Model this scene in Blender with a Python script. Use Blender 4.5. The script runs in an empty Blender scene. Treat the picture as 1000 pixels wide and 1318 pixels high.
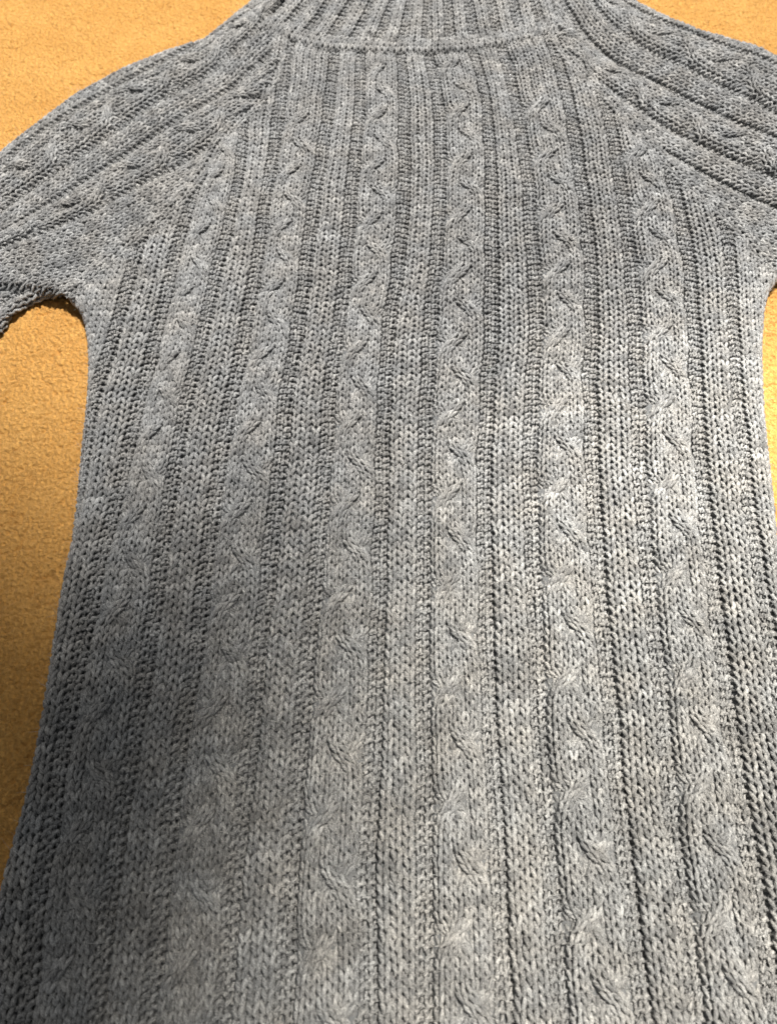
import bpy, math
import numpy as np
from mathutils import Matrix

rng = np.random.default_rng(7)
scene = bpy.context.scene
C = scene.collection
MM = 0.001

# ------------------------------------------------------------------ camera
TILT = math.radians(26.0)          # tilt from straight down
FPX = 969.0                        # focal length in photo pixels (1000 x 1318)
T = 0.009                          # top of the flat sweater above the carpet
CAM_Z = T + 0.36
cam = bpy.data.cameras.new('camera')
cam.sensor_fit = 'VERTICAL'
cam.sensor_height = 24.0
cam.lens = 24.0 * FPX / 1318.0
cam.clip_start = 0.01
cam.clip_end = 50
cam.dof.use_dof = True
cam.dof.focus_distance = 0.40
cam.dof.aperture_fstop = cam.lens / 2.6
camo = bpy.data.objects.new('camera', cam)
camo.location = (0, 0, CAM_Z)
camo.rotation_euler = (TILT, 0, 0)
C.objects.link(camo)
scene.camera = camo

# ------------------------------------------------------------------ light
scene.view_settings.view_transform = 'Standard'
scene.view_settings.look = 'None'
scene.view_settings.exposure = 0.0
scene.view_settings.gamma = 1.0
w = bpy.data.worlds.new('World')
scene.world = w
w.use_nodes = True
w.node_tree.nodes['Background'].inputs[0].default_value = (0.96, 0.98, 1.0, 1)
w.node_tree.nodes['Background'].inputs[1].default_value = 0.165

def lamp(name, kind, loc, target, energy, color, size, spot=None, blend=0.5):
    l = bpy.data.lights.new(name, kind)
    l.energy = energy
    l.color = color
    if kind == 'AREA':
        l.shape = 'DISK'
        l.size = size
    else:
        l.shadow_soft_size = size
    if kind == 'SPOT':
        l.spot_size = math.radians(spot)
        l.spot_blend = blend
    o = bpy.data.objects.new(name, l)
    o.location = loc
    d = Matrix.Translation(loc).translation - Matrix.Translation(target).translation
    o.rotation_euler = d.to_track_quat('Z', 'Y').to_euler()
    C.objects.link(o)
    return o

lamp('overhead_spot', 'SPOT', (0.50, 0.60, 1.9), (0.295, -0.025, 0.0), 365, (1.0, 0.94, 0.84), 0.08, 20.8, 0.32)  # overhead light; cone edge shaped to stand in for the camera holder's shadow
lamp('overhead_spot', 'SPOT', (0.12, 1.02, 2.0), (0.03, 0.75, 0.0), 335, (1.0, 0.957, 0.90), 0.09, 34.0, 0.24)  # second spot, added to light the upper part while lower left stays dark
lamp('fill_light', 'AREA', (-0.3, 1.3, 1.9), (0.0, 0.35, 0.0), 5.5, (1.0, 0.97, 0.92), 0.4)  # added soft fill for the base level, not an actual lamp

# ------------------------------------------------------------------ helpers
_ct, _st = math.cos(TILT), math.sin(TILT)

def U(pts, z=T):
    """photo pixels -> points on the level plane z (metres)"""
    p = np.asarray(pts, float)
    x = (p[..., 0] - 500) / FPX
    y = -(p[..., 1] - 659) / FPX
    dy = y * _ct + _st
    dz = y * _st - _ct
    t = (z - CAM_Z) / dz
    return np.stack([x * t, dy * t], -1)

def in_view(P, m=110):
    x, y, z = P[..., 0], P[..., 1], P[..., 2] - CAM_Z
    d = y * _st - z * _ct
    u = 500 + FPX * x / d
    v = 659 - FPX * (y * _ct + z * _st) / d
    return (u > -m) & (u < 1000 + m) & (v > -m) & (v < 1318 + 2.2 * m)

def gsmooth(a, sig):
    n = int(3 * sig) + 1
    k = np.exp(-0.5 * (np.arange(-n, n + 1) / sig) ** 2)
    k /= k.sum()
    lo = a[0] + (a[0] - a[1:n + 1][::-1])
    hi = a[-1] + (a[-1] - a[-n - 1:-1][::-1])
    return np.convolve(np.concatenate([lo, a, hi]), k, 'valid')

class Line:
    """lateral offset b as a smooth function of the length coordinate v"""
    def __init__(self, v, b, v0, v1, sig=0.010):
        i = np.argsort(v)
        v, b = np.asarray(v)[i], np.asarray(b)[i]
        self.v = np.arange(v0, v1, 0.001)
        y = np.interp(self.v, v, b)
        m = min(2, len(v) - 1)
        s0 = (b[m] - b[0]) / (v[m] - v[0])
        s1 = (b[-1] - b[-1 - m]) / (v[-1] - v[-1 - m])
        y = np.where(self.v < v[0], b[0] + (self.v - v[0]) * s0, y)
        y = np.where(self.v > v[-1], b[-1] + (self.v - v[-1]) * s1, y)
        self.b = gsmooth(y, sig / 0.001) if sig else y
    def __call__(self, v):
        return np.interp(v, self.v, self.b)

def inside(P, poly):
    x, y = P[..., 0], P[..., 1]
    r = np.zeros(x.shape, bool)
    n = len(poly)
    for i in range(n):
        x0, y0 = poly[i]
        x1, y1 = poly[(i + 1) % n]
        if y0 == y1:
            continue
        c = (y0 > y) != (y1 > y)
        r ^= c & (x < (x1 - x0) * (y - y0) / (y1 - y0) + x0)
    return r

_perm = rng.random((256, 256))
def vnoise(x, y):
    """smooth value noise, about -1..1"""
    xi = np.floor(x).astype(int); yi = np.floor(y).astype(int)
    fx = x - xi; fy = y - yi
    fx = fx * fx * (3 - 2 * fx); fy = fy * fy * (3 - 2 * fy)
    g = lambda a, b: _perm[a & 255, b & 255]
    return 2 * ((g(xi, yi) * (1 - fx) + g(xi + 1, yi) * fx) * (1 - fy)
                + (g(xi, yi + 1) * (1 - fx) + g(xi + 1, yi + 1) * fx) * fy) - 1

def mesh_from(name, V, F, smooth=True, attrs=None):
    """V (n,3), F (m,4) quads"""
    me = bpy.data.meshes.new(name)
    n, m = len(V), len(F)
    k = F.shape[1]
    me.vertices.add(n)
    me.vertices.foreach_set('co', np.ascontiguousarray(V, np.float32).ravel())
    me.loops.add(m * k)
    me.loops.foreach_set('vertex_index', np.ascontiguousarray(F, np.int32).ravel())
    me.polygons.add(m)
    me.polygons.foreach_set('loop_start', np.arange(0, m * k, k, dtype=np.int32))
    me.polygons.foreach_set('use_smooth', np.full(m, smooth, bool))
    for an, (ty, data) in (attrs or {}).items():
        a = me.attributes.new(an, ty, 'POINT')
        a.data.foreach_set('vector' if ty == 'FLOAT_VECTOR' else 'value', np.ascontiguousarray(data, np.float32).ravel())
    me.update(calc_edges=True)
    me.validate()
    return me

def link(name, me, mat, parent=None):
    o = bpy.data.objects.new(name, me)
    me.materials.append(mat)
    C.objects.link(o)
    if parent:
        o.parent = parent
    return o

# ------------------------------------------------------------------ materials
def nodes_of(name):
    m = bpy.data.materials.new(name)
    m.use_nodes = True
    return m, m.node_tree.nodes, m.node_tree.links

def make_wool():
    m, N, L = nodes_of('heathered_grey_wool')
    b = N['Principled BSDF']
    b.inputs['Roughness'].default_value = 0.85
    b.inputs['Specular IOR Level'].default_value = 0.25
    b.inputs['Sheen Weight'].default_value = 0.25
    b.inputs['Sheen Roughness'].default_value = 0.5
    def math_(op, a, c=None):
        n = N.new('ShaderNodeMath'); n.operation = op
        for i, v in enumerate((a, c)):
            if v is None: continue
            if isinstance(v, (int, float)): n.inputs[i].default_value = v
            else: L.new(v, n.inputs[i])
        return n.outputs[0]
    at = N.new('ShaderNodeAttribute'); at.attribute_name = 'yarn'
    tn = N.new('ShaderNodeAttribute'); tn.attribute_name = 'tone'
    sp = N.new('ShaderNodeSeparateXYZ'); L.new(at.outputs['Vector'], sp.inputs[0])
    c, s, l = sp.outputs
    # twist the cross-section along the yarn: two plies, one turn in 5 mm
    ks = math_('MULTIPLY', l, 2 * math.pi / 5.0)
    ck = math_('COSINE', ks); sk = math_('SINE', ks)
    ct = math_('SUBTRACT', math_('MULTIPLY', c, ck), math_('MULTIPLY', s, sk))
    st = math_('ADD', math_('MULTIPLY', s, ck), math_('MULTIPLY', c, sk))
    cmb = N.new('ShaderNodeCombineXYZ')
    L.new(math_('MULTIPLY', ct, 2.2), cmb.inputs[0]); L.new(math_('MULTIPLY', st, 2.2), cmb.inputs[1])
    L.new(math_('MULTIPLY', l, 0.26), cmb.inputs[2])
    f1 = N.new('ShaderNodeTexNoise'); f1.inputs['Scale'].default_value = 1.4
    f1.inputs['Detail'].default_value = 4; f1.inputs['Roughness'].default_value = 0.7
    L.new(cmb.outputs[0], f1.inputs['Vector'])
    ply = math_('ABSOLUTE', ct)
    fl = math_('MULTIPLY', math_('SUBTRACT', f1.outputs['Fac'], 0.5), 2.9)
    t = math_('ADD', math_('ADD', tn.outputs['Fac'], fl), 0.0)
    r = N.new('ShaderNodeValToRGB')
    e = r.color_ramp.elements
    e[0].position = 0.05; e[0].color = (0.052, 0.053, 0.055, 1)
    e[1].position = 0.95; e[1].color = (0.70, 0.695, 0.675, 1)
    q = r.color_ramp.elements.new(0.5); q.color = (0.215, 0.216, 0.216, 1)
    L.new(t, r.inputs[0])
    tc = N.new('ShaderNodeTexCoord')
    n2 = N.new('ShaderNodeTexNoise'); n2.inputs['Scale'].default_value = 55; n2.inputs['Detail'].default_value = 3
    L.new(tc.outputs['Object'], n2.inputs['Vector'])
    r2 = N.new('ShaderNodeValToRGB')
    r2.color_ramp.elements[0].position = 0.35; r2.color_ramp.elements[0].color = (0.975, 0.995, 1.02, 1)
    r2.color_ramp.elements[1].position = 0.65; r2.color_ramp.elements[1].color = (1.02, 1.0, 0.975, 1)
    L.new(n2.outputs['Fac'], r2.inputs[0])
    mx = N.new('ShaderNodeMix'); mx.data_type = 'RGBA'; mx.blend_type = 'MULTIPLY'; mx.inputs[0].default_value = 1.0
    L.new(r.outputs[0], mx.inputs[6]); L.new(r2.outputs[0], mx.inputs[7])
    L.new(mx.outputs[2], b.inputs['Base Color'])
    bp = N.new('ShaderNodeBump'); bp.inputs['Strength'].default_value = 0.6
    bp.inputs['Distance'].default_value = 0.0004
    L.new(math_('ADD', math_('MULTIPLY', ply, 0.6), f1.outputs['Fac']), bp.inputs['Height'])
    L.new(bp.outputs[0], b.inputs['Normal'])
    return m

def make_plain(name, col, rough=0.9):
    m, N, L = nodes_of(name)
    b = N['Principled BSDF']
    n = N.new('ShaderNodeTexNoise'); n.inputs['Scale'].default_value = 600
    tc = N.new('ShaderNodeTexCoord'); L.new(tc.outputs['Object'], n.inputs['Vector'])
    r = N.new('ShaderNodeValToRGB')
    r.color_ramp.elements[0].color = tuple(x * 0.7 for x in col) + (1,)
    r.color_ramp.elements[1].color = tuple(min(1, x * 1.3) for x in col) + (1,)
    L.new(n.outputs['Fac'], r.inputs[0]); L.new(r.outputs[0], b.inputs['Base Color'])
    b.inputs['Roughness'].default_value = rough
    b.inputs['Specular IOR Level'].default_value = 0.2
    return m

def make_carpet():
    m, N, L = nodes_of('tan_carpet_pile')
    b = N['Principled BSDF']
    b.inputs['Roughness'].default_value = 0.95
    b.inputs['Specular IOR Level'].default_value = 0.12
    b.inputs['Sheen Weight'].default_value = 0.15
    b.inputs['Sheen Tint'].default_value = (1.0, 0.8, 0.5, 1)
    tc = N.new('ShaderNodeTexCoord')
    n1 = N.new('ShaderNodeTexNoise'); n1.inputs['Scale'].default_value = 520
    n1.inputs['Detail'].default_value = 5; n1.inputs['Roughness'].default_value = 0.75
    n2 = N.new('ShaderNodeTexNoise'); n2.inputs['Scale'].default_value = 26; n2.inputs['Detail'].default_value = 4
    L.new(tc.outputs['Object'], n1.inputs['Vector']); L.new(tc.outputs['Object'], n2.inputs['Vector'])
    mx = N.new('ShaderNodeMath'); mx.operation = 'MULTIPLY_ADD'
    L.new(n2.outputs['Fac'], mx.inputs[0]); mx.inputs[1].default_value = 0.35
    L.new(n1.outputs['Fac'], mx.inputs[2])
    r = N.new('ShaderNodeValToRGB')
    e = r.color_ramp.elements
    e[0].position = 0.42; e[0].color = (0.62, 0.285, 0.06, 1)
    e[1].position = 0.95; e[1].color = (0.96, 0.55, 0.17, 1)
    L.new(mx.outputs[0], r.inputs[0]); L.new(r.outputs[0], b.inputs['Base Color'])
    vo = N.new('ShaderNodeTexVoronoi'); vo.inputs['Scale'].default_value = 480
    wv = N.new('ShaderNodeMix'); wv.data_type = 'VECTOR'; wv.inputs[0].default_value = 0.004
    L.new(tc.outputs['Object'], wv.inputs[4]); L.new(n1.outputs['Color'], wv.inputs[5])
    L.new(wv.outputs[1], vo.inputs['Vector'])
    hm = N.new('ShaderNodeMath'); hm.operation = 'MULTIPLY_ADD'; hm.inputs[1].default_value = -0.9
    L.new(vo.outputs['Distance'], hm.inputs[0]); L.new(n1.outputs['Fac'], hm.inputs[2])
    bp = N.new('ShaderNodeBump'); bp.inputs['Strength'].default_value = 0.9; bp.inputs['Distance'].default_value = 0.0019
    L.new(hm.outputs[0], bp.inputs['Height']); L.new(bp.outputs[0], b.inputs['Normal'])
    return m

WOOL = make_wool()
BACKING = make_plain('inner_grey_knit', (0.15, 0.155, 0.16))
CARPET = make_carpet()

# ------------------------------------------------------------------ stitch templates
def spline(ctrl, n):
    P = np.asarray(ctrl, float)
    P = np.vstack([2 * P[0] - P[1], P, 2 * P[-1] - P[-2]])
    m = len(P) - 3
    t = np.linspace(0, m - 1e-9, n)
    i = t.astype(int); f = (t - i)[:, None]
    a, b, c, d = P[i], P[i + 1], P[i + 2], P[i + 3]
    return 0.5 * (2 * b + (c - a) * f + (2 * a - 5 * b + 4 * c - d) * f ** 2 + (3 * b - a - 3 * c + d) * f ** 3)

# x in stitch widths, y in rows, z in yarn radii, r as a factor of the yarn radius
_half = [(-0.50, -0.40, -0.95, 0.85), (-0.27, -0.52, -0.75, 0.82), (-0.07, -0.42, 0.0, 0.74),
         (-0.20, 0.00, 1.10, 1.17), (-0.32, 0.42, 0.75, 1.06), (-0.375, 0.74, -0.42, 0.76), (-0.18, 0.93, -0.9, 0.82)]
_knit = _half + [(0.0, 0.99, -1.05, 0.82)] + [(-x, y, z, r) for x, y, z, r in _half[::-1]]
NS = 12
KNIT = spline(_knit, NS)
_ph = [(-0.50, -0.38, 1.0, 1.0), (-0.25, -0.42, 0.75, 0.9), (-0.13, -0.25, -0.2, 0.85),
       (-0.22, 0.05, -0.45, 0.9), (-0.30, 0.40, -0.35, 0.9), (-0.32, 0.62, 0.0, 0.9), (-0.2, 0.83, 0.9, 0.98)]
_purl = _ph + [(0.0, 0.95, 1.05, 1.0)] + [(-x, y, z, r) for x, y, z, r in _ph[::-1]]
PURL = spline(_purl, NS)
SIDES = 4
_ang = np.arange(SIDES) * 2 * math.pi / SIDES

ROW = 0.1419 * 0.36 / 12.0          # row height, twelve rows to a cable repeat
FUZZ_SRC = []

def tubes(Pc, rad, tone, s0, jitter=True):
    """Pc (n,NS,3) centre lines -> V, F, attrs"""
    n = len(Pc)
    Tn = np.gradient(Pc, axis=1)
    Tn /= np.linalg.norm(Tn, axis=2, keepdims=True) + 1e-12
    zr = np.array([0.13, 0.07, 1.0]); zr /= np.linalg.norm(zr)
    A = zr - (Tn @ zr)[..., None] * Tn
    A /= np.linalg.norm(A, axis=2, keepdims=True) + 1e-9
    B = np.cross(Tn, A)
    V = (Pc[:, :, None, :] + rad[:, :, None, None] * (np.cos(_ang)[None, None, :, None] * A[:, :, None, :]
         + np.sin(_ang)[None, None, :, None] * B[:, :, None, :]))
    seg = np.linalg.norm(np.diff(Pc, axis=1), axis=2)
    s = np.concatenate([np.zeros((n, 1)), np.cumsum(seg, 1)], 1) * 1000 + s0[:, None]
    yarn = np.empty((n, NS, SIDES, 3), np.float32)
    yarn[..., 0] = np.cos(_ang)[None, None]; yarn[..., 1] = np.sin(_ang)[None, None]
    yarn[..., 2] = s[:, :, None]
    tn = np.repeat(tone[:, :, None], SIDES, 2)
    base = (np.arange(n) * NS * SIDES)[:, None, None]
    i = np.arange(NS - 1)[None, :, None] * SIDES
    k = np.arange(SIDES)[None, None, :]
    k2 = (k + 1) % SIDES
    F = np.stack([base + i + k, base + i + k2, base + i + SIDES + k2, base + i + SIDES + k], -1).reshape(-1, 4)
    return V.reshape(-1, 3), F, yarn.reshape(-1, 3), tn.reshape(-1)

SEC = {'rib':   [('p', 0.78)] + [('k', 1.0)] * 3 + [('p', 0.78)],
       'cable': [('p', 0.78)] + [('c', 0.85)] * 6 + [('p', 0.78)],
       'plainL': [('k', 1.0)] * 7 + [('p', 0.78)],
       'plainR': [('p', 0.78)] + [('k', 1.0)] * 7,
       'wideL': [('k', 1.0)] * 15 + [('p', 0.78)],
       'wideR': [('p', 0.78)] + [('k', 1.0)] * 15,
       'plain': [('k', 1.0)] * 6,
       'rib2':  [('p', 0.8), ('k', 1.0), ('k', 1.0), ('p', 0.8)]}

def smooth01(x):
    x = np.clip(x, 0, 1)
    return x * x * x * (x * (6 * x - 15) + 10)

def braid(strand, v, phase, vmax):
    """three-strand plait: slot position and height of a strand at row v"""
    m0, m1 = -14, 34
    order = [0, 1, 2]
    pos = None
    z = np.zeros_like(v)
    half = 6.0
    wd = 4.7
    for m in range(m0, m1):
        vm = phase + m * half
        if vm > vmax:
            break
        a, b = (0, 1) if m % 2 == 0 else (1, 2)
        slot = order.index(strand)
        if pos is None:
            pos = np.full_like(v, float(slot))
        if slot in (a, b):
            new = b if slot == a else a
            pos += (new - slot) * smooth01((v - vm) / wd + 0.5)
            front = (1.0 if m % 2 == 0 else 0.7) if new == 1 else -1.0
            z += front * np.exp(-((v - vm) / (wd * 0.36)) ** 2)
        order[a], order[b] = order[b], order[a]
    return pos, z

class Patch:
    """a piece of knitting: guides G(k, v) (purl channel k at row v), sections between them"""
    def __init__(self, ng, G, secs, rows, poly, fold=None, yarn=1.05, amp=1.0, phase=0.0, lift=None, holes=(), zbase=T, flat=None, vmax=None, pw=1.0):
        self.pw = pw
        self.flat, self.vmax = flat, vmax or {}
        self.ng, self.G, self.secs, self.rows, self.poly = ng, G, secs, rows, poly
        self.fold, self.yarn, self.amp, self.phase, self.lift, self.holes, self.zbase = fold, yarn, amp, phase, lift, holes, zbase

    def profile(self, kind, xi):
        """height of the ground of the fabric (m) across a section, xi 0..1"""
        u = np.abs(2 * xi - 1)
        st = SEC[kind]
        tot = sum(a * self.pw if t == 'p' else a for t, a in st)
        u0 = 0.78 * self.pw / tot
        # purl stitches lie lower, with a crease where the next raised column starts
        lft = smooth01((u0 * 1.25 - xi) / (u0 * 0.5)) if st[0][0] == 'p' else 0.0
        rgt = smooth01((xi - 1 + u0 * 1.25) / (u0 * 0.5)) if st[-1][0] == 'p' else 0.0
        crease = np.exp(-((xi - u0 * 0.92) / (u0 * 0.34)) ** 2) if st[0][0] == 'p' else 0.0
        if kind == 'rib':
            h = 1.1 * (1 - u ** 2)
        elif kind == 'cable':
            h = 3.1 * (1 - u ** 2.2)
        elif kind == 'rib2':
            h = 1.0 - 2.6 * smooth01((u - 0.2) / 0.75)
            lft = rgt = crease = 0.0
        elif st[0][0] == 'p' or st[-1][0] == 'p':
            h = 0.8
        else:
            h = 0.4 + 0 * xi
        h = h - 1.0 * lft - 0.8 * rgt - 2.5 * crease
        return h * self.amp * MM

    def place(self, k, xi, v, prof, wz):
        """section k, fraction xi, row v, extra height wz -> 3-D"""
        P = self.G(k, v) * (1 - xi)[..., None] + self.G(k + 1, v) * xi[..., None]
        x, y = P[..., 0], P[..., 1]
        if self.flat is not None:
            prof = prof * self.flat(x, y)
        h = prof + wz + MM * (0.9 * vnoise(x / 0.045 + 7, y / 0.06 + 3) + 0.35 * vnoise(x / 0.016, y / 0.02 + 9))
        if self.lift is not None:
            h = h + self.lift(x, y, v)
        keep = np.ones(x.shape, bool)
        if self.fold is None:
            return np.stack([x, y, self.zbase + h], -1), keep
        return self.fold(x, y, h)

    def build(self, parent_name, parent, names):
        v0, v1 = self.rows
        # ---- backing sheet under the yarn
        VV, FF, off = [], [], 0
        vs = np.arange(v0, v1 + 1, 1.0)
        for k, kind in enumerate(self.secs):
            xs = np.linspace(0, 1, 13)
            X, Vg = np.meshgrid(xs, vs)
            P, keep = self.place(k, X, Vg, self.profile(kind, X), -1.3 * MM * self.yarn)
            c = inside(P[..., :2], self.poly) & keep
            for hpoly in self.holes:
                c &= ~inside(P[..., :2], hpoly)
            idx = np.arange(X.size).reshape(X.shape)
            q = np.stack([idx[:-1, :-1], idx[:-1, 1:], idx[1:, 1:], idx[1:, :-1]], -1)
            ok = c[:-1, :-1] & c[1:, 1:] & c[:-1, 1:] & c[1:, :-1]
            VV.append(P.reshape(-1, 3)); FF.append(q[ok] + off); off += X.size
        V, F = np.vstack(VV), np.vstack(FF)
        used = np.unique(F); remap = np.zeros(len(V), int); remap[used] = np.arange(len(used))
        sheet = link(parent_name, mesh_from(parent_name, V[used], remap[F]), BACKING, parent)
        # ---- yarn
        chan = {}
        r = np.arange(int(v0), int(v1))
        course_tone = None
        for k, kind in enumerate(self.secs):
            st = [(ty, a * self.pw if ty == 'p' else a) for ty, a in SEC[kind]]
            pw = 0.78 * self.pw
            W = sum(a for _, a in st)
            x = 0.0
            body = []
            ci = fi = 0
            if kind == 'cable':
                st = st + [('f', 0.0)] * 6
            for j, (ty, a) in enumerate(st):
                cx, wx = (x + a / 2) / W, a / W
                x += a
                tmpl = PURL if ty == 'p' else KNIT
                lx, ly, lz, lr = tmpl.T
                vv = r[:, None] + ly[None, :]
                vv = vv + 0.075 * rng.standard_normal((len(r), 1))
                if ty == 'p':
                    vv = vv + (0.34 + 0.14 * rng.standard_normal((len(r), 1))) * lx[None]
                else:
                    vv = vv + 0.10 * rng.standard_normal((len(r), 1)) * lx[None]
                ya = self.yarn * {'p': 1.0, 'k': 1.04, 'c': 0.91, 'f': 0.95}[ty] * MM
                if ty == 'c':
                    strand, sub = divmod(ci, 2)
                    ci += 1
                    pos, bz = braid(strand, vv, self.phase, self.vmax.get(k, 1e9))
                    u0 = pw / W; uw = (1 - 2 * u0)
                    squeeze = 1.0
                    xi = u0 + uw * ((pos * 2 + sub + 0.5 + lx[None] * 1.0) / 6.0)
                    prof = self.profile(kind, xi)
                    wz = MM * (1.1 * bz + 1.5 * (1 - (sub + lx[None] - 0.5) ** 2) - 1.0)
                    wz = wz + lz[None] * ya * (0.95 + 0.25 * (bz > 0.2))
                elif ty == 'f':            # the courses seen in the small gaps beside a crossing
                    fi += 1
                    xi = (pw + (fi - 0.5) * 0.85) / W + lx[None] * 0.92 / W + 0 * vv
                    prof = self.profile(kind, xi)
                    wz = MM * (-1.7) + lz[None] * ya
                else:
                    xi = cx + lx[None] * wx + 0 * vv
                    if ty == 'p':
                        ps = 1 if j == 0 else -1
                        nb = self.secs[k]
                    prof = self.profile(kind, xi)
                    wz = lz[None] * ya
                if kind == 'cable':        # the channel bites into the plait where a strand leaves its edge
                    q = 0.03
                    bl = q * np.exp(-((np.mod(vv - self.phase + 6.5, 12) - 6) / 1.9) ** 2)
                    br = q * np.exp(-((np.mod(vv - self.phase + 0.5, 12) - 6) / 1.9) ** 2)
                    u0 = pw / W
                    xl, xr = u0 + bl, 1 - u0 - br
                    xi = np.where(xi < u0, xi * xl / u0, np.where(xi > 1 - u0, 1 - (1 - xi) * (1 - xr) / u0,
                                  xl + (xi - u0) * (xr - xl) / (1 - 2 * u0)))
                xi = xi + wx * 0.045 * rng.standard_normal((len(r), 1))
                wz = wz + 0.13 * MM * rng.standard_normal((len(r), 1))
                P, keep = self.place(k, xi, vv, prof, wz)
                mid = P[:, NS // 2, :2]
                ok = keep.all(1) & inside(P[:, NS // 4, :2], self.poly) & inside(P[:, -NS // 4, :2], self.poly)
                for hpoly in self.holes:
                    ok &= ~inside(mid, hpoly)
                if ty == 'f':
                    near = bl if fi <= 3 else br
                    if fi in (3, 4):
                        near = np.maximum(bl, br)
                    ok &= (near[:, NS // 2] > 0.0018) & (r < self.vmax.get(k, 1e9) + 4)
                ok &= in_view(P[:, 0])     # far out of the picture: leave out
                if not ok.any():
                    continue
                P = P[ok]
                rr = r[ok]
                # heather: light and dark lengths of the spun yarn
                s = (k * 9 + j + np.linspace(0, 1, NS))[None, :] + rr[:, None] * 131.7
                tone = 0.50 + 0.10 * vnoise(s * 0.33, rr[:, None] * 0.37 + 0 * s) + 0.035 * vnoise((k * 9 + j) / 5.0 + 0 * s, rr[:, None] / 3.5 + 0 * s) + 0.04 * vnoise(s * 1.7, rr[:, None] * 0.9 + 40 + 0 * s) \
                    + 0.03 * rng.standard_normal((len(rr), 1))
                leg = 0.05 * rng.standard_normal((2, len(rr), 1))
                tone = tone + np.where(np.arange(NS)[None] < NS // 2, leg[0], leg[1])
                rad = lr[None] * ya * (1 + 0.06 * rng.standard_normal((len(rr), 1)))
                D = tubes(P, rad + 0 * P[..., 0], tone, rng.random(len(rr)) * 300)
                FUZZ_SRC.append(P[:, ::2].reshape(-1, 3))
                if ty == 'p':
                    chan.setdefault(k + (1 if j else 0), []).append(D)
                else:
                    body.append(D)
            if body:
                self.emit(names[kind], body, sheet)
        for k in sorted(chan):
            self.emit('purl_channel', chan[k], sheet)
        return sheet

    def emit(self, name, parts, parent):
        off = 0; Vs, Fs, Ys, Ts = [], [], [], []
        for V, F, Y, Tn in parts:
            Vs.append(V); Fs.append(F + off); Ys.append(Y); Ts.append(Tn); off += len(V)
        me = mesh_from(name, np.vstack(Vs), np.vstack(Fs), True,
                       {'yarn': ('FLOAT_VECTOR', np.vstack(Ys)), 'tone': ('FLOAT', np.concatenate(Ts))})
        STATS[0] += sum(len(F) for F in Fs) * 2
        link(name, me, WOOL, parent)

STATS = [0]

def fold_edges(to_vb, from_vb, left=None, right=None, rho=T / 2):
    """roll the fabric round the side edges down to the carpet"""
    def f(x, y, h):
        v, b = to_vb(x, y)
        z = 2 * rho + h
        keep = np.ones(x.shape, bool)
        if left is not None:
            d = b - (left(v) + rho)
            a = np.clip(-d / rho, 0, None)
            h = h * (1 - 0.55 * np.clip(a / 1.2, 0, 1))
            m = a > 0
            b = np.where(m, left(v) + rho - (rho + h) * np.sin(a), b)
            z = np.where(m, rho + (rho + h) * np.cos(a), z)
            keep &= a < 2.5
        if right is not None:
            d = (right(v) - rho) - b
            a = np.clip(-d / rho, 0, None)
            h = h * (1 - 0.55 * np.clip(a / 1.2, 0, 1))
            m = a > 0
            b = np.where(m, right(v) - rho + (rho + h) * np.sin(a), b)
            z = np.where(m, rho + (rho + h) * np.cos(a), z)
            keep &= a < 2.5
        X, Y = from_vb(v, b)
        return np.stack([X, Y, np.maximum(z, 0.0005)], -1), keep
    return f

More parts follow.
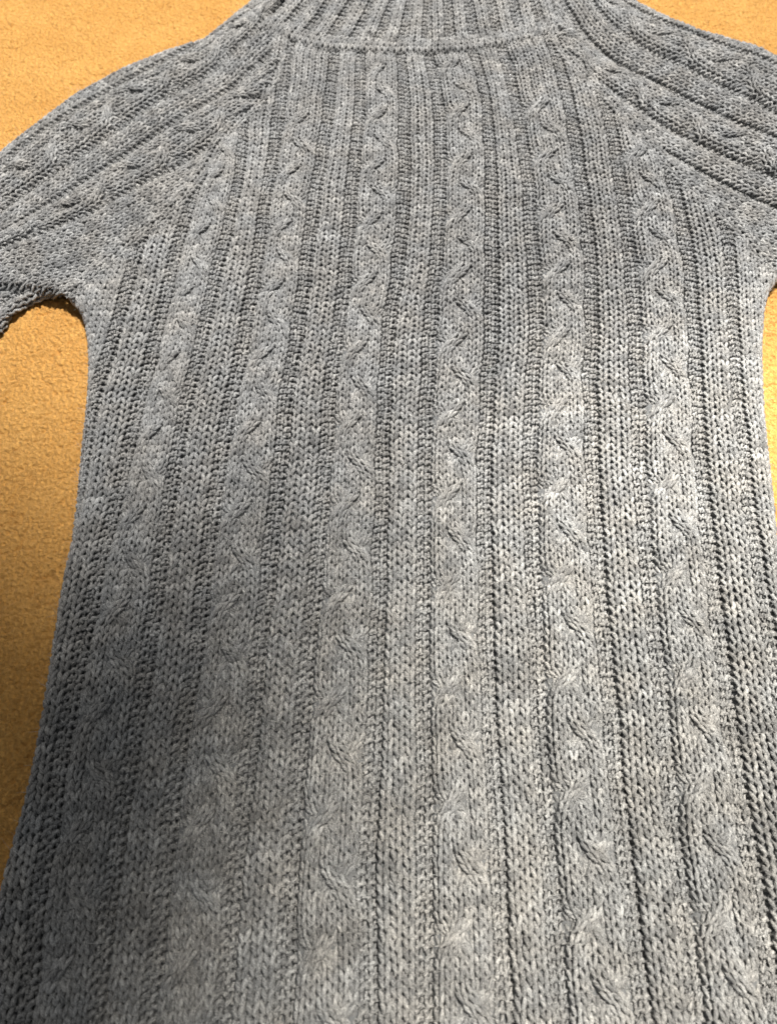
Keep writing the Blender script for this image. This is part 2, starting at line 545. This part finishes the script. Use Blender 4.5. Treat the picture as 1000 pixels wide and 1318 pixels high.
# ------------------------------------------------------------------ traced lines (photo pixels)
CH = [
 [(185, 300), (175, 332), (160, 385), (145, 440), (122, 500), (112, 560), (100, 640), (72, 728), (52, 796), (32, 880), (8, 1030), (-12, 1130), (-35, 1280)],
 [(245, 270), (231, 310), (222, 350), (212, 400), (200, 450), (187, 500), (155, 637), (127, 728), (115, 796), (100, 880), (88, 920), (75, 1030), (55, 1130), (40, 1280)],
 [(312, 160), (310, 225), (292, 300), (272, 375), (262, 430), (243, 510), (222, 614), (207, 728), (200, 796), (185, 890), (160, 1030), (145, 1130), (130, 1280)],
 [(365, 100), (352, 200), (340, 275), (330, 350), (317, 430), (302, 500), (285, 590), (270, 700), (252, 860), (240, 910), (222, 1030), (212, 1130), (195, 1280)],
 [(432, 75), (425, 130), (415, 200), (405, 250), (392, 350), (382, 430), (370, 500), (360, 600), (350, 700), (332, 860), (315, 1030), (300, 1130), (290, 1280)],
 [(464, 70), (462, 150), (452, 250), (445, 350), (435, 430), (425, 510), (415, 650), (405, 750), (393, 880), (380, 1030), (372, 1130), (367, 1280)],
 [(517, 75), (520, 116), (520, 172), (520, 240), (512, 350), (503, 392), (496, 476), (492, 572), (490, 700), (485, 880), (476, 1030), (472, 1130), (475, 1280)],
 [(552, 76), (558, 100), (564, 140), (567, 180), (565, 250), (560, 350), (554, 392), (551, 476), (547, 548), (546, 650), (545, 790), (543, 900), (547, 1030), (547, 1130), (545, 1280)],
 [(606, 60), (617, 90), (626, 125), (631, 200), (632, 300), (632, 430), (627, 500), (622, 590), (622, 690), (625, 790), (629, 900), (636, 1030), (642, 1130), (648, 1280)],
 [(645, 70), (660, 125), (671, 175), (680, 250), (687, 350), (690, 430), (684, 500), (681, 590), (685, 690), (688, 790), (692, 900), (700, 1030), (707, 1130), (720, 1280)],
 [(712, 60), (721, 90), (730, 125), (739, 175), (750, 250), (760, 350), (761, 430), (757, 490), (760, 590), (766, 690), (773, 790), (783, 890), (796, 1030), (808, 1130), (826, 1280)],
 [(760, 90), (774, 125), (788, 175), (800, 250), (812, 350), (818, 430), (820, 490), (822, 590), (829, 690), (840, 790), (851, 900), (862, 1030), (875, 1130), (892, 1280)],
 [(856, 205), (866, 240), (876, 280), (887, 350), (891, 430), (894, 480), (900, 590), (910, 690), (920, 790), (934, 900), (952, 1030), (970, 1130), (993, 1280)],
 [(925, 275), (938, 310), (942, 350), (944, 430), (947, 480), (957, 590), (970, 690), (986, 790), (1004, 900), (1028, 1030), (1046, 1130), (1072, 1280)],
]
EDGE_L = [(40, 372), (75, 378), (97, 388), (104, 405), (109, 430), (110, 470), (107, 520), (100, 570), (92, 650), (84, 700), (70, 790), (60, 850), (47, 930), (35, 1000), (10, 1095), (-4, 1140), (-40, 1290)]
EDGE_R = [(1050, 330), (1004, 352), (990, 372), (984, 400), (982, 440), (984, 500), (988, 560), (994, 620), (1003, 700), (1020, 800), (1040, 900), (1068, 1030), (1090, 1130), (1125, 1280)]
SEAM_L = [(356, 30), (352, 60), (349, 80), (342, 102), (322, 132), (300, 152), (280, 174), (262, 200), (241, 231), (217, 260), (190, 284), (154, 311), (124, 339), (100, 360), (78, 378)]
SEAM_R = [(712, 24), (723, 46), (736, 70), (756, 92), (778, 112), (793, 126), (814, 148), (838, 178), (860, 202), (884, 225), (914, 252), (942, 275), (968, 304), (985, 325), (1010, 345)]
BASE = [(345, 26), (362, 40), (385, 50), (420, 57), (460, 61), (545, 62), (600, 59), (640, 52), (680, 43), (724, 28)]

Y0 = -0.20
def row_shift(x):
    return 0.0125 * np.tanh(x / 0.12)

# ---- front of the body
chl = []
for c in CH:
    p = U(c)
    chl.append(Line(p[:, 1], p[:, 0], -0.25, 0.9, 0.008))
ins = 0.0022
_e = U(EDGE_L); edgeL = Line(_e[:, 1], _e[:, 0] + ins, -0.25, 0.9, 0.005)
_e = U(EDGE_R); edgeR = Line(_e[:, 1], _e[:, 0] - 0.0008, -0.25, 0.9, 0.005)
nCH = len(chl)
Y_CROSS = U([(590, 640)])[0, 1]

def body_G(k, v):
    Y = Y0 + v * ROW
    kk = min(max(k - 1, 0), nCH - 1)
    b = chl[kk](Y)
    e = -0.034 if k == 0 else (0.034 if k == nCH + 1 else 0.0)
    ys = Y + row_shift(b)
    b = chl[kk](ys) + 0.0006 * vnoise(ys / 0.022 + 11 * kk, 0 * ys + 3.7 * kk)
    return np.stack([b + e, ys], -1)

body_secs = ['plainL'] + ['rib', 'cable'] * 6 + ['rib', 'plainR']
def band_offset(seam, d):
    """polyline moved sideways by d (left of its direction)"""
    t = np.gradient(seam, axis=0)
    t /= np.linalg.norm(t, axis=1, keepdims=True)
    return seam + d * np.stack([-t[:, 1], t[:, 0]], -1)

seamL, seamR, base = U(SEAM_L), U(SEAM_R), U(BASE)
BANDW = 0.0105
body_L = band_offset(seamL, BANDW - 0.003)      # seam runs downwards: its left side is the body on the left seam
body_R = band_offset(seamR, -BANDW + 0.003)
body_poly = np.vstack([body_L[::-1][:-1] if False else body_L[::-1], base, body_R, [[0.6, body_R[-1, 1]], [0.6, -0.3], [-0.6, -0.3], [-0.6, body_L[-1, 1]]]])
_sd = np.vstack([np.stack([np.interp(np.linspace(0, len(q) - 1, 120), np.arange(len(q)), q[:, i]) for i in (0, 1)], -1) for q in (body_L, body_R)])
def near_seam(x, y):
    d = np.full(x.shape, 9.0)
    for px, py in _sd:
        d = np.minimum(d, (x - px) ** 2 + (y - py) ** 2)
    return 0.2 + 0.8 * smooth01((np.sqrt(d) - 0.001) / 0.012)
ident = lambda x, y: (y, x)
back = lambda v, b: (b, v)
rows_body = (int((-0.118 - Y0) / ROW), int((0.60 - Y0) / ROW))
body = Patch(nCH + 2, body_G, body_secs, rows_body, body_poly,
             fold_edges(ident, back, edgeL, edgeR), yarn=1.0, phase=((Y_CROSS - Y0 - row_shift(0.04)) / ROW) % 12,
             flat=lambda x, y: 0.15 + 0.85 * smooth01((np.interp(x, base[:, 0], base[:, 1]) - y - 0.006) / 0.016) * near_seam(x, y),
             vmax={k: (U([(500, 134 if k in (4, 10) else 90)])[0, 1] - Y0) / ROW for k in range(2, 14, 2)})

root = bpy.data.objects.new('sweater', None)
root.location = (0, 0.3, 0)
C.objects.link(root)
root['label'] = 'grey heathered cable-knit turtleneck sweater lying flat on the tan carpet'
root['category'] = 'sweater'
root.location = (0, 0, 0)

NAMES = {'rib': 'rib', 'cable': 'cable', 'plainL': 'side_stitches', 'plainR': 'side_stitches', 'wideL': 'side_stitches', 'wideR': 'side_stitches', 'plain': 'seam_stitches', 'rib2': 'rib'}
body.build('front_panel', root, NAMES)

# ---- sleeves
def sleeve(guides, axis, edge_l, edge_r, secs, poly, phase_px, ext_l, ext_r, vtop, rho=T / 2, holes=()):
    a, b = U([axis[0]])[0], U([axis[1]])[0]
    ev = (b - a) / np.linalg.norm(b - a)
    eb = np.array([ev[1], -ev[0]])
    to_vb = lambda x, y: ((x - a[0]) * ev[0] + (y - a[1]) * ev[1], (x - a[0]) * eb[0] + (y - a[1]) * eb[1])
    from_vb = lambda v, q: (a[0] + v * ev[0] + q * eb[0], a[1] + v * ev[1] + q * eb[1])
    def mk(px, d=0.0, sig=0.006):
        p = U(px); v, q = to_vb(p[:, 0], p[:, 1])
        return Line(v, q + d, -0.35, 0.7, sig)
    gl = [mk(g) for g in guides]
    el = mk(edge_l, ins, 0.004) if edge_l else None
    er = mk(edge_r, -ins, 0.004) if edge_r else None
    V0 = -0.16
    n = len(gl)
    def G(k, v):
        vv = V0 + v * ROW
        kk = min(max(k - 1, 0), n - 1)
        e = -ext_l if k == 0 else (ext_r if k == n + 1 else 0.0)
        X, Y = from_vb(vv, gl[kk](vv) + e)
        return np.stack([X, Y], -1)
    pv, _ = to_vb(*U([phase_px])[0])
    rows = (0, int((vtop - V0) / ROW))
    return Patch(n + 2, G, secs, rows, poly, fold_edges(to_vb, from_vb, el, er, rho), yarn=1.0, phase=((pv - V0) / ROW) % 12, holes=holes, pw=0.62, amp=1.25)

A = [(330, 14), (290, 38), (240, 64), (200, 88), (160, 108), (120, 130), (80, 154), (40, 182), (0, 214), (-60, 262)]
B = [(345, 22), (334, 34), (318, 50), (298, 67), (283, 84), (262, 102), (200, 132), (160, 160), (120, 192), (60, 232), (26, 256), (0, 275), (-60, 322)]
Cc = [(376, 58), (350, 72), (326, 92), (304, 112), (282, 126), (260, 139), (200, 176), (166, 199), (120, 230), (90, 248), (40, 280), (0, 303), (-60, 340)]
D = [(300, 170), (262, 196), (235, 212), (190, 236), (135, 266), (108, 281), (65, 297), (0, 320), (-60, 347)]
E0 = [(345, -18), (320, 0), (262, 46), (200, 68), (140, 94), (96, 118), (60, 144), (0, 192), (-60, 240)]
F0 = [(200, 408), (130, 393), (100, 386), (65, 377), (30, 373), (0, 371), (-60, 374)]
left_poly = np.vstack([band_offset(seamL, 0.004), U([(60, 420), (-220, 460), (-260, 260), (-40, 60), (180, -60), (345, -70), (372, -20), (352, 20)])])
sl = sleeve([A, B, Cc, D], ((20, 280), (300, 105)), E0, F0, ['plainL', 'cable', 'rib', 'cable', 'wideR'], left_poly, (100, 170), 0.034, 0.078, 0.46)
sl.build('sleeve', root, NAMES)

A2 = [(800, 3), (825, 18), (846, 29), (880, 41), (930, 60), (980, 76), (1000, 86), (1060, 116)]
B2 = [(756, -6), (768, 10), (782, 28), (800, 43), (830, 65), (878, 86), (924, 112), (966, 131), (1000, 151), (1060, 186)]
C2 = [(735, 22), (745, 40), (757, 54), (778, 74), (800, 87), (830, 101), (864, 119), (900, 138), (940, 157), (1000, 181), (1060, 206)]
D2 = [(820, 140), (850, 164), (880, 180), (900, 190), (927, 201), (953, 213), (1000, 233), (1060, 262)]
E2 = [(880, 212), (900, 224), (930, 241), (960, 256), (1000, 271), (1060, 296)]
F2 = [(800, 10 - 30), (820, -1), (850, 17), (900, 37), (940, 48), (976, 57), (1000, 70), (1060, 100)]
G2 = [(900, 395), (960, 372), (985, 362), (1004, 354), (1060, 346)]
right_poly = np.vstack([band_offset(seamR, -0.004)[::-1], U([(715, 20), (695, -20), (720, -70), (900, -80), (1100, -20), (1300, 200), (1300, 470), (1040, 380)])])
sr = sleeve([E2, D2, C2, B2, A2], ((1000, 190), (760, 60)), G2, F2, ['wideL', 'rib', 'cable', 'rib', 'cable', 'plainR'], right_poly, (900, 60), 0.078, 0.034, 0.42)
sr.build('sleeve', root, NAMES)

# ---- raglan seams: two columns of stitches along the seam on the body side
def seam_patch(seam, sign):
    s = np.concatenate([[0], np.cumsum(np.linalg.norm(np.diff(seam, axis=0), axis=1))])
    d = np.arange(0, s[-1], 0.001)
    q = np.stack([gsmooth(np.interp(d, s, seam[:, i]), 6) for i in (0, 1)], -1)
    q = q[::-1]                      # upwards
    t = np.gradient(q, axis=0); t /= np.linalg.norm(t, axis=1, keepdims=True)
    nrm = np.stack([t[:, 1], -t[:, 0]], -1)
    def G(k, v):
        a = np.clip(v * ROW / 0.001, 0, len(q) - 1)
        i = np.arange(len(q))
        X = np.interp(a, i, q[:, 0]); Y = np.interp(a, i, q[:, 1])
        nx = np.interp(a, i, nrm[:, 0]); ny = np.interp(a, i, nrm[:, 1])
        o = (0.0 if k == 0 else BANDW + 0.001) if sign > 0 else (-(BANDW + 0.001) if k == 0 else 0.0)
        return np.stack([X + o * nx, Y + o * ny], -1)
    n = int(s[-1] / ROW) - 1
    big = np.array([[-1, -1], [1, -1], [1, 2], [-1, 2]], float)
    return Patch(2, G, ['seam'], (0, n), big, None, yarn=0.95, lift=lambda x, y, v: 0.0006 + 0 * x)

SEC['seam'] = [('k', 1.0), ('k', 1.0)]
NAMES['seam'] = 'seam_stitches'
seam_patch(seamL, 1).build('raglan_seam', root, NAMES)
seam_patch(seamR, -1).build('raglan_seam', root, NAMES)

# ---- collar
top_px = [(430, -45), (452, -45), (478, -45), (505, -45), (530, -45), (551, -45), (580, -45), (615, -45), (650, -45), (694, -45)]
bot_px = [(346, 30), (370, 42), (398, 50), (436, 56), (480, 59), (548, 60), (600, 57), (640, 51), (680, 43), (720, 29)]
bot_w, top_w = U(bot_px), U(top_px)
def along(P, f):
    s = np.concatenate([[0], np.cumsum(np.linalg.norm(np.diff(bot_w, axis=0), axis=1))]); s /= s[-1]
    f = np.clip(f, 0, 1)
    return np.stack([np.interp(f, s, P[:, 0]), np.interp(f, s, P[:, 1])], -1)
NR = 13
def collar_G(k, v):
    f = np.full(np.shape(v), k / NR)
    a, b = along(bot_w, f), along(top_w, f)
    L = np.linalg.norm(b - a, axis=-1)
    t = (v * ROW / L)[..., None]
    return a + (b - a) * t
big = np.array([[-1, -1], [1, -1], [1, 2], [-1, 2]], float)
def collar_lift(x, y, v):
    return 0.0035 + 0.0035 * smooth01(v / 12.0)
Patch(NR + 1, collar_G, ['rib2'] * NR, (0, 23), big, None, yarn=1.0, lift=collar_lift).build('collar', root, NAMES)

# the ridge where the collar is picked up: one upright row of stitches, rounded
NB = 9
def ridge_G(k, v):
    f = np.full(np.shape(v), k / NB)
    a = along(bot_w, f)
    d = along(top_w, f) - a
    d /= np.linalg.norm(d, axis=-1, keepdims=True)
    return a + d * ((v - 1.9) * ROW)[..., None]
def ridge_lift(x, y, v):
    return 0.0022 * np.sqrt(np.clip(1 - ((v - 1.4) / 2.2) ** 2, 0, 1)) + 0.0006
Patch(NB + 1, ridge_G, ['plain'] * NB, (0, 3), big, None, yarn=1.0, lift=ridge_lift).build('neck_ridge', root, NAMES)

# ---- back of the sweater: a flat layer under everything
outline = np.vstack([U(EDGE_L)[4:][::-1] + [0.006, 0], U(F0)[2:5] + [0, 0.006], U([(-90, 368), (-90, 275)]), U(E0)[::-1][1:] + [0.003, -0.006],
                     U([(360, -60), (700, -60), (795, -20)]), U(F2)[2:] + [-0.003, -0.006], U([(1100, 125), (1100, 300), (1010, 325)]), U(EDGE_R)[2:] + [-0.006, 0]])
import bmesh
outline[:, 1] = np.maximum(outline[:, 1], -0.090)
bm = bmesh.new()
lo = [bm.verts.new((p[0], p[1], 0.0012)) for p in outline]
hi = [bm.verts.new((p[0], p[1], 0.0040)) for p in outline]
bm.faces.new(hi); bm.faces.new(lo[::-1])
for i in range(len(lo)):
    j = (i + 1) % len(lo)
    bm.faces.new((lo[i], lo[j], hi[j], hi[i]))
bmesh.ops.recalc_face_normals(bm, faces=bm.faces)
me = bpy.data.meshes.new('back_panel'); bm.to_mesh(me); bm.free()
link('back_panel', me, BACKING, root)

# the lower layer of the left sleeve showing under its edge
U1 = [(75, 372), (36, 380), (18, 396), (0, 416), (-60, 478)]
up_poly = U([(80, 368), (60, 384), (-200, 560), (-200, 330)])
us = sleeve([[(70, 360), (34, 366), (0, 384), (-60, 430)]], ((0, 416), (36, 380)), None, U1, ['plainL', 'plainR'], up_poly, (0, 0), 0.034, 0.034, 0.08, rho=0.0022)
us.build('sleeve_underside', root, NAMES)

# ---- loose fibres standing off the yarn
src = np.vstack(FUZZ_SRC)
nf = 85000
src = src[rng.integers(0, len(src), nf)]
ang = rng.random(nf) * 2 * math.pi
el = np.abs(rng.standard_normal(nf)) * 0.35 + 0.05
ln = (0.0022 + 0.0035 * rng.random(nf) ** 2)
ln[:500] *= 3.2
d0 = np.stack([np.cos(ang) * np.cos(el), np.sin(ang) * np.cos(el), np.sin(el)], -1)
bend = rng.standard_normal((nf, 3)) * 0.7
q0 = src + np.array([0, 0, 0.0007])
pts = [q0 + d0 * (ln * t)[:, None] + bend * (ln * t * t * 0.5)[:, None] for t in (0, 0.5, 1.0)]
side = np.cross(d0, np.array([0.0, 0.0, 1.0])); side /= np.linalg.norm(side, axis=1, keepdims=True) + 1e-9
wds = [0.000045, 0.00004, 0.000012]
V = np.stack([p + s * w * side for p, w in zip(pts, wds) for s in (-1, 1)], 1)
V[..., 2] = np.maximum(V[..., 2], 0.0004)
b0 = (np.arange(nf) * 6)[:, None]
F = np.concatenate([b0 + np.array([[0, 1, 3, 2]]), b0 + np.array([[2, 3, 5, 4]])], 0)
fz = link('wool_fuzz', mesh_from('wool_fuzz', V.reshape(-1, 3), F, True,
     {'yarn': ('FLOAT_VECTOR', np.tile([1, 0, 0], (nf * 6, 1))), 'tone': ('FLOAT', np.repeat(0.7 + 0.3 * rng.random(nf), 6))}), WOOL, root)
fz['kind'] = 'stuff'

# ------------------------------------------------------------------ carpet
def worley(x, y, cell, seed):
    r2 = np.random.default_rng(seed)
    jx, jy = r2.random((128, 128)), r2.random((128, 128))
    X, Y = x / cell, y / cell
    xi, yi = np.floor(X).astype(int), np.floor(Y).astype(int)
    f1 = np.full(x.shape, 9.0); f2 = np.full(x.shape, 9.0)
    for a in (-1, 0, 1):
        for b in (-1, 0, 1):
            cx, cy = xi + a, yi + b
            d = (cx + jx[cx & 127, cy & 127] - X) ** 2 + (cy + jy[cx & 127, cy & 127] - Y) ** 2
            f2 = np.minimum(f2, np.maximum(d, f1)); f1 = np.minimum(f1, d)
    return np.sqrt(f1), np.sqrt(f2)

g = 0.00095
xs = np.arange(-0.40, 0.40, g); ys = np.arange(-0.15, 0.76, g)
X, Y = np.meshgrid(xs, ys)
wx = X + 0.0016 * vnoise(X / 0.005, Y / 0.005); wy = Y + 0.0016 * vnoise(X / 0.005 + 50, Y / 0.005 + 20)
f1, f2 = worley(wx, wy, 0.0027, 3)
g1, g2 = worley(wx * 0.6 + wy * 0.3, wy - 0.2 * wx, 0.013, 5)
Z = 0.0015 * np.clip(1 - f1 ** 2, 0, 1) * np.clip((f2 - f1) / 0.35, 0.25, 1)
crack = np.exp(-((g2 - g1) / 0.065) ** 2) * np.clip(vnoise(X / 0.012, Y / 0.012) + 0.35, 0, 1)
Z = Z - 0.0018 * crack + 0.0004 * vnoise(X / 0.02, Y / 0.02) + 0.0004 * vnoise(X / 0.0018, Y / 0.0016) - 0.0016
shrunk = band_offset(outline, 0.010 if np.sum(outline[:, 0] * np.roll(outline[:, 1], -1) - outline[:, 1] * np.roll(outline[:, 0], -1)) > 0 else -0.010)
core = inside(np.stack([X, Y], -1), shrunk)
core |= ~in_view(np.stack([X, Y, Z], -1), 150)
idx = np.arange(X.size).reshape(X.shape)
q = np.stack([idx[:-1, :-1], idx[:-1, 1:], idx[1:, 1:], idx[1:, :-1]], -1)
F = q[~core[:-1, :-1]]
V = np.stack([X, Y, Z], -1).reshape(-1, 3)
used = np.unique(F); remap = np.zeros(len(V), int); remap[used] = np.arange(len(used))
cp = link('carpet', mesh_from('carpet', V[used], remap[F]), CARPET)
cp['kind'] = 'structure'
s = 3.0
fl = link('floor', mesh_from('floor', np.array([[-s, -s, -0.0042], [s, -s, -0.0042], [s, s, -0.0042], [-s, s, -0.0042]]), np.array([[0, 1, 2, 3]]), False), CARPET)
fl['kind'] = 'structure'
print('YARN TRIS', STATS[0], 'CARPET', len(F) * 2, 'FUZZ', nf * 6)
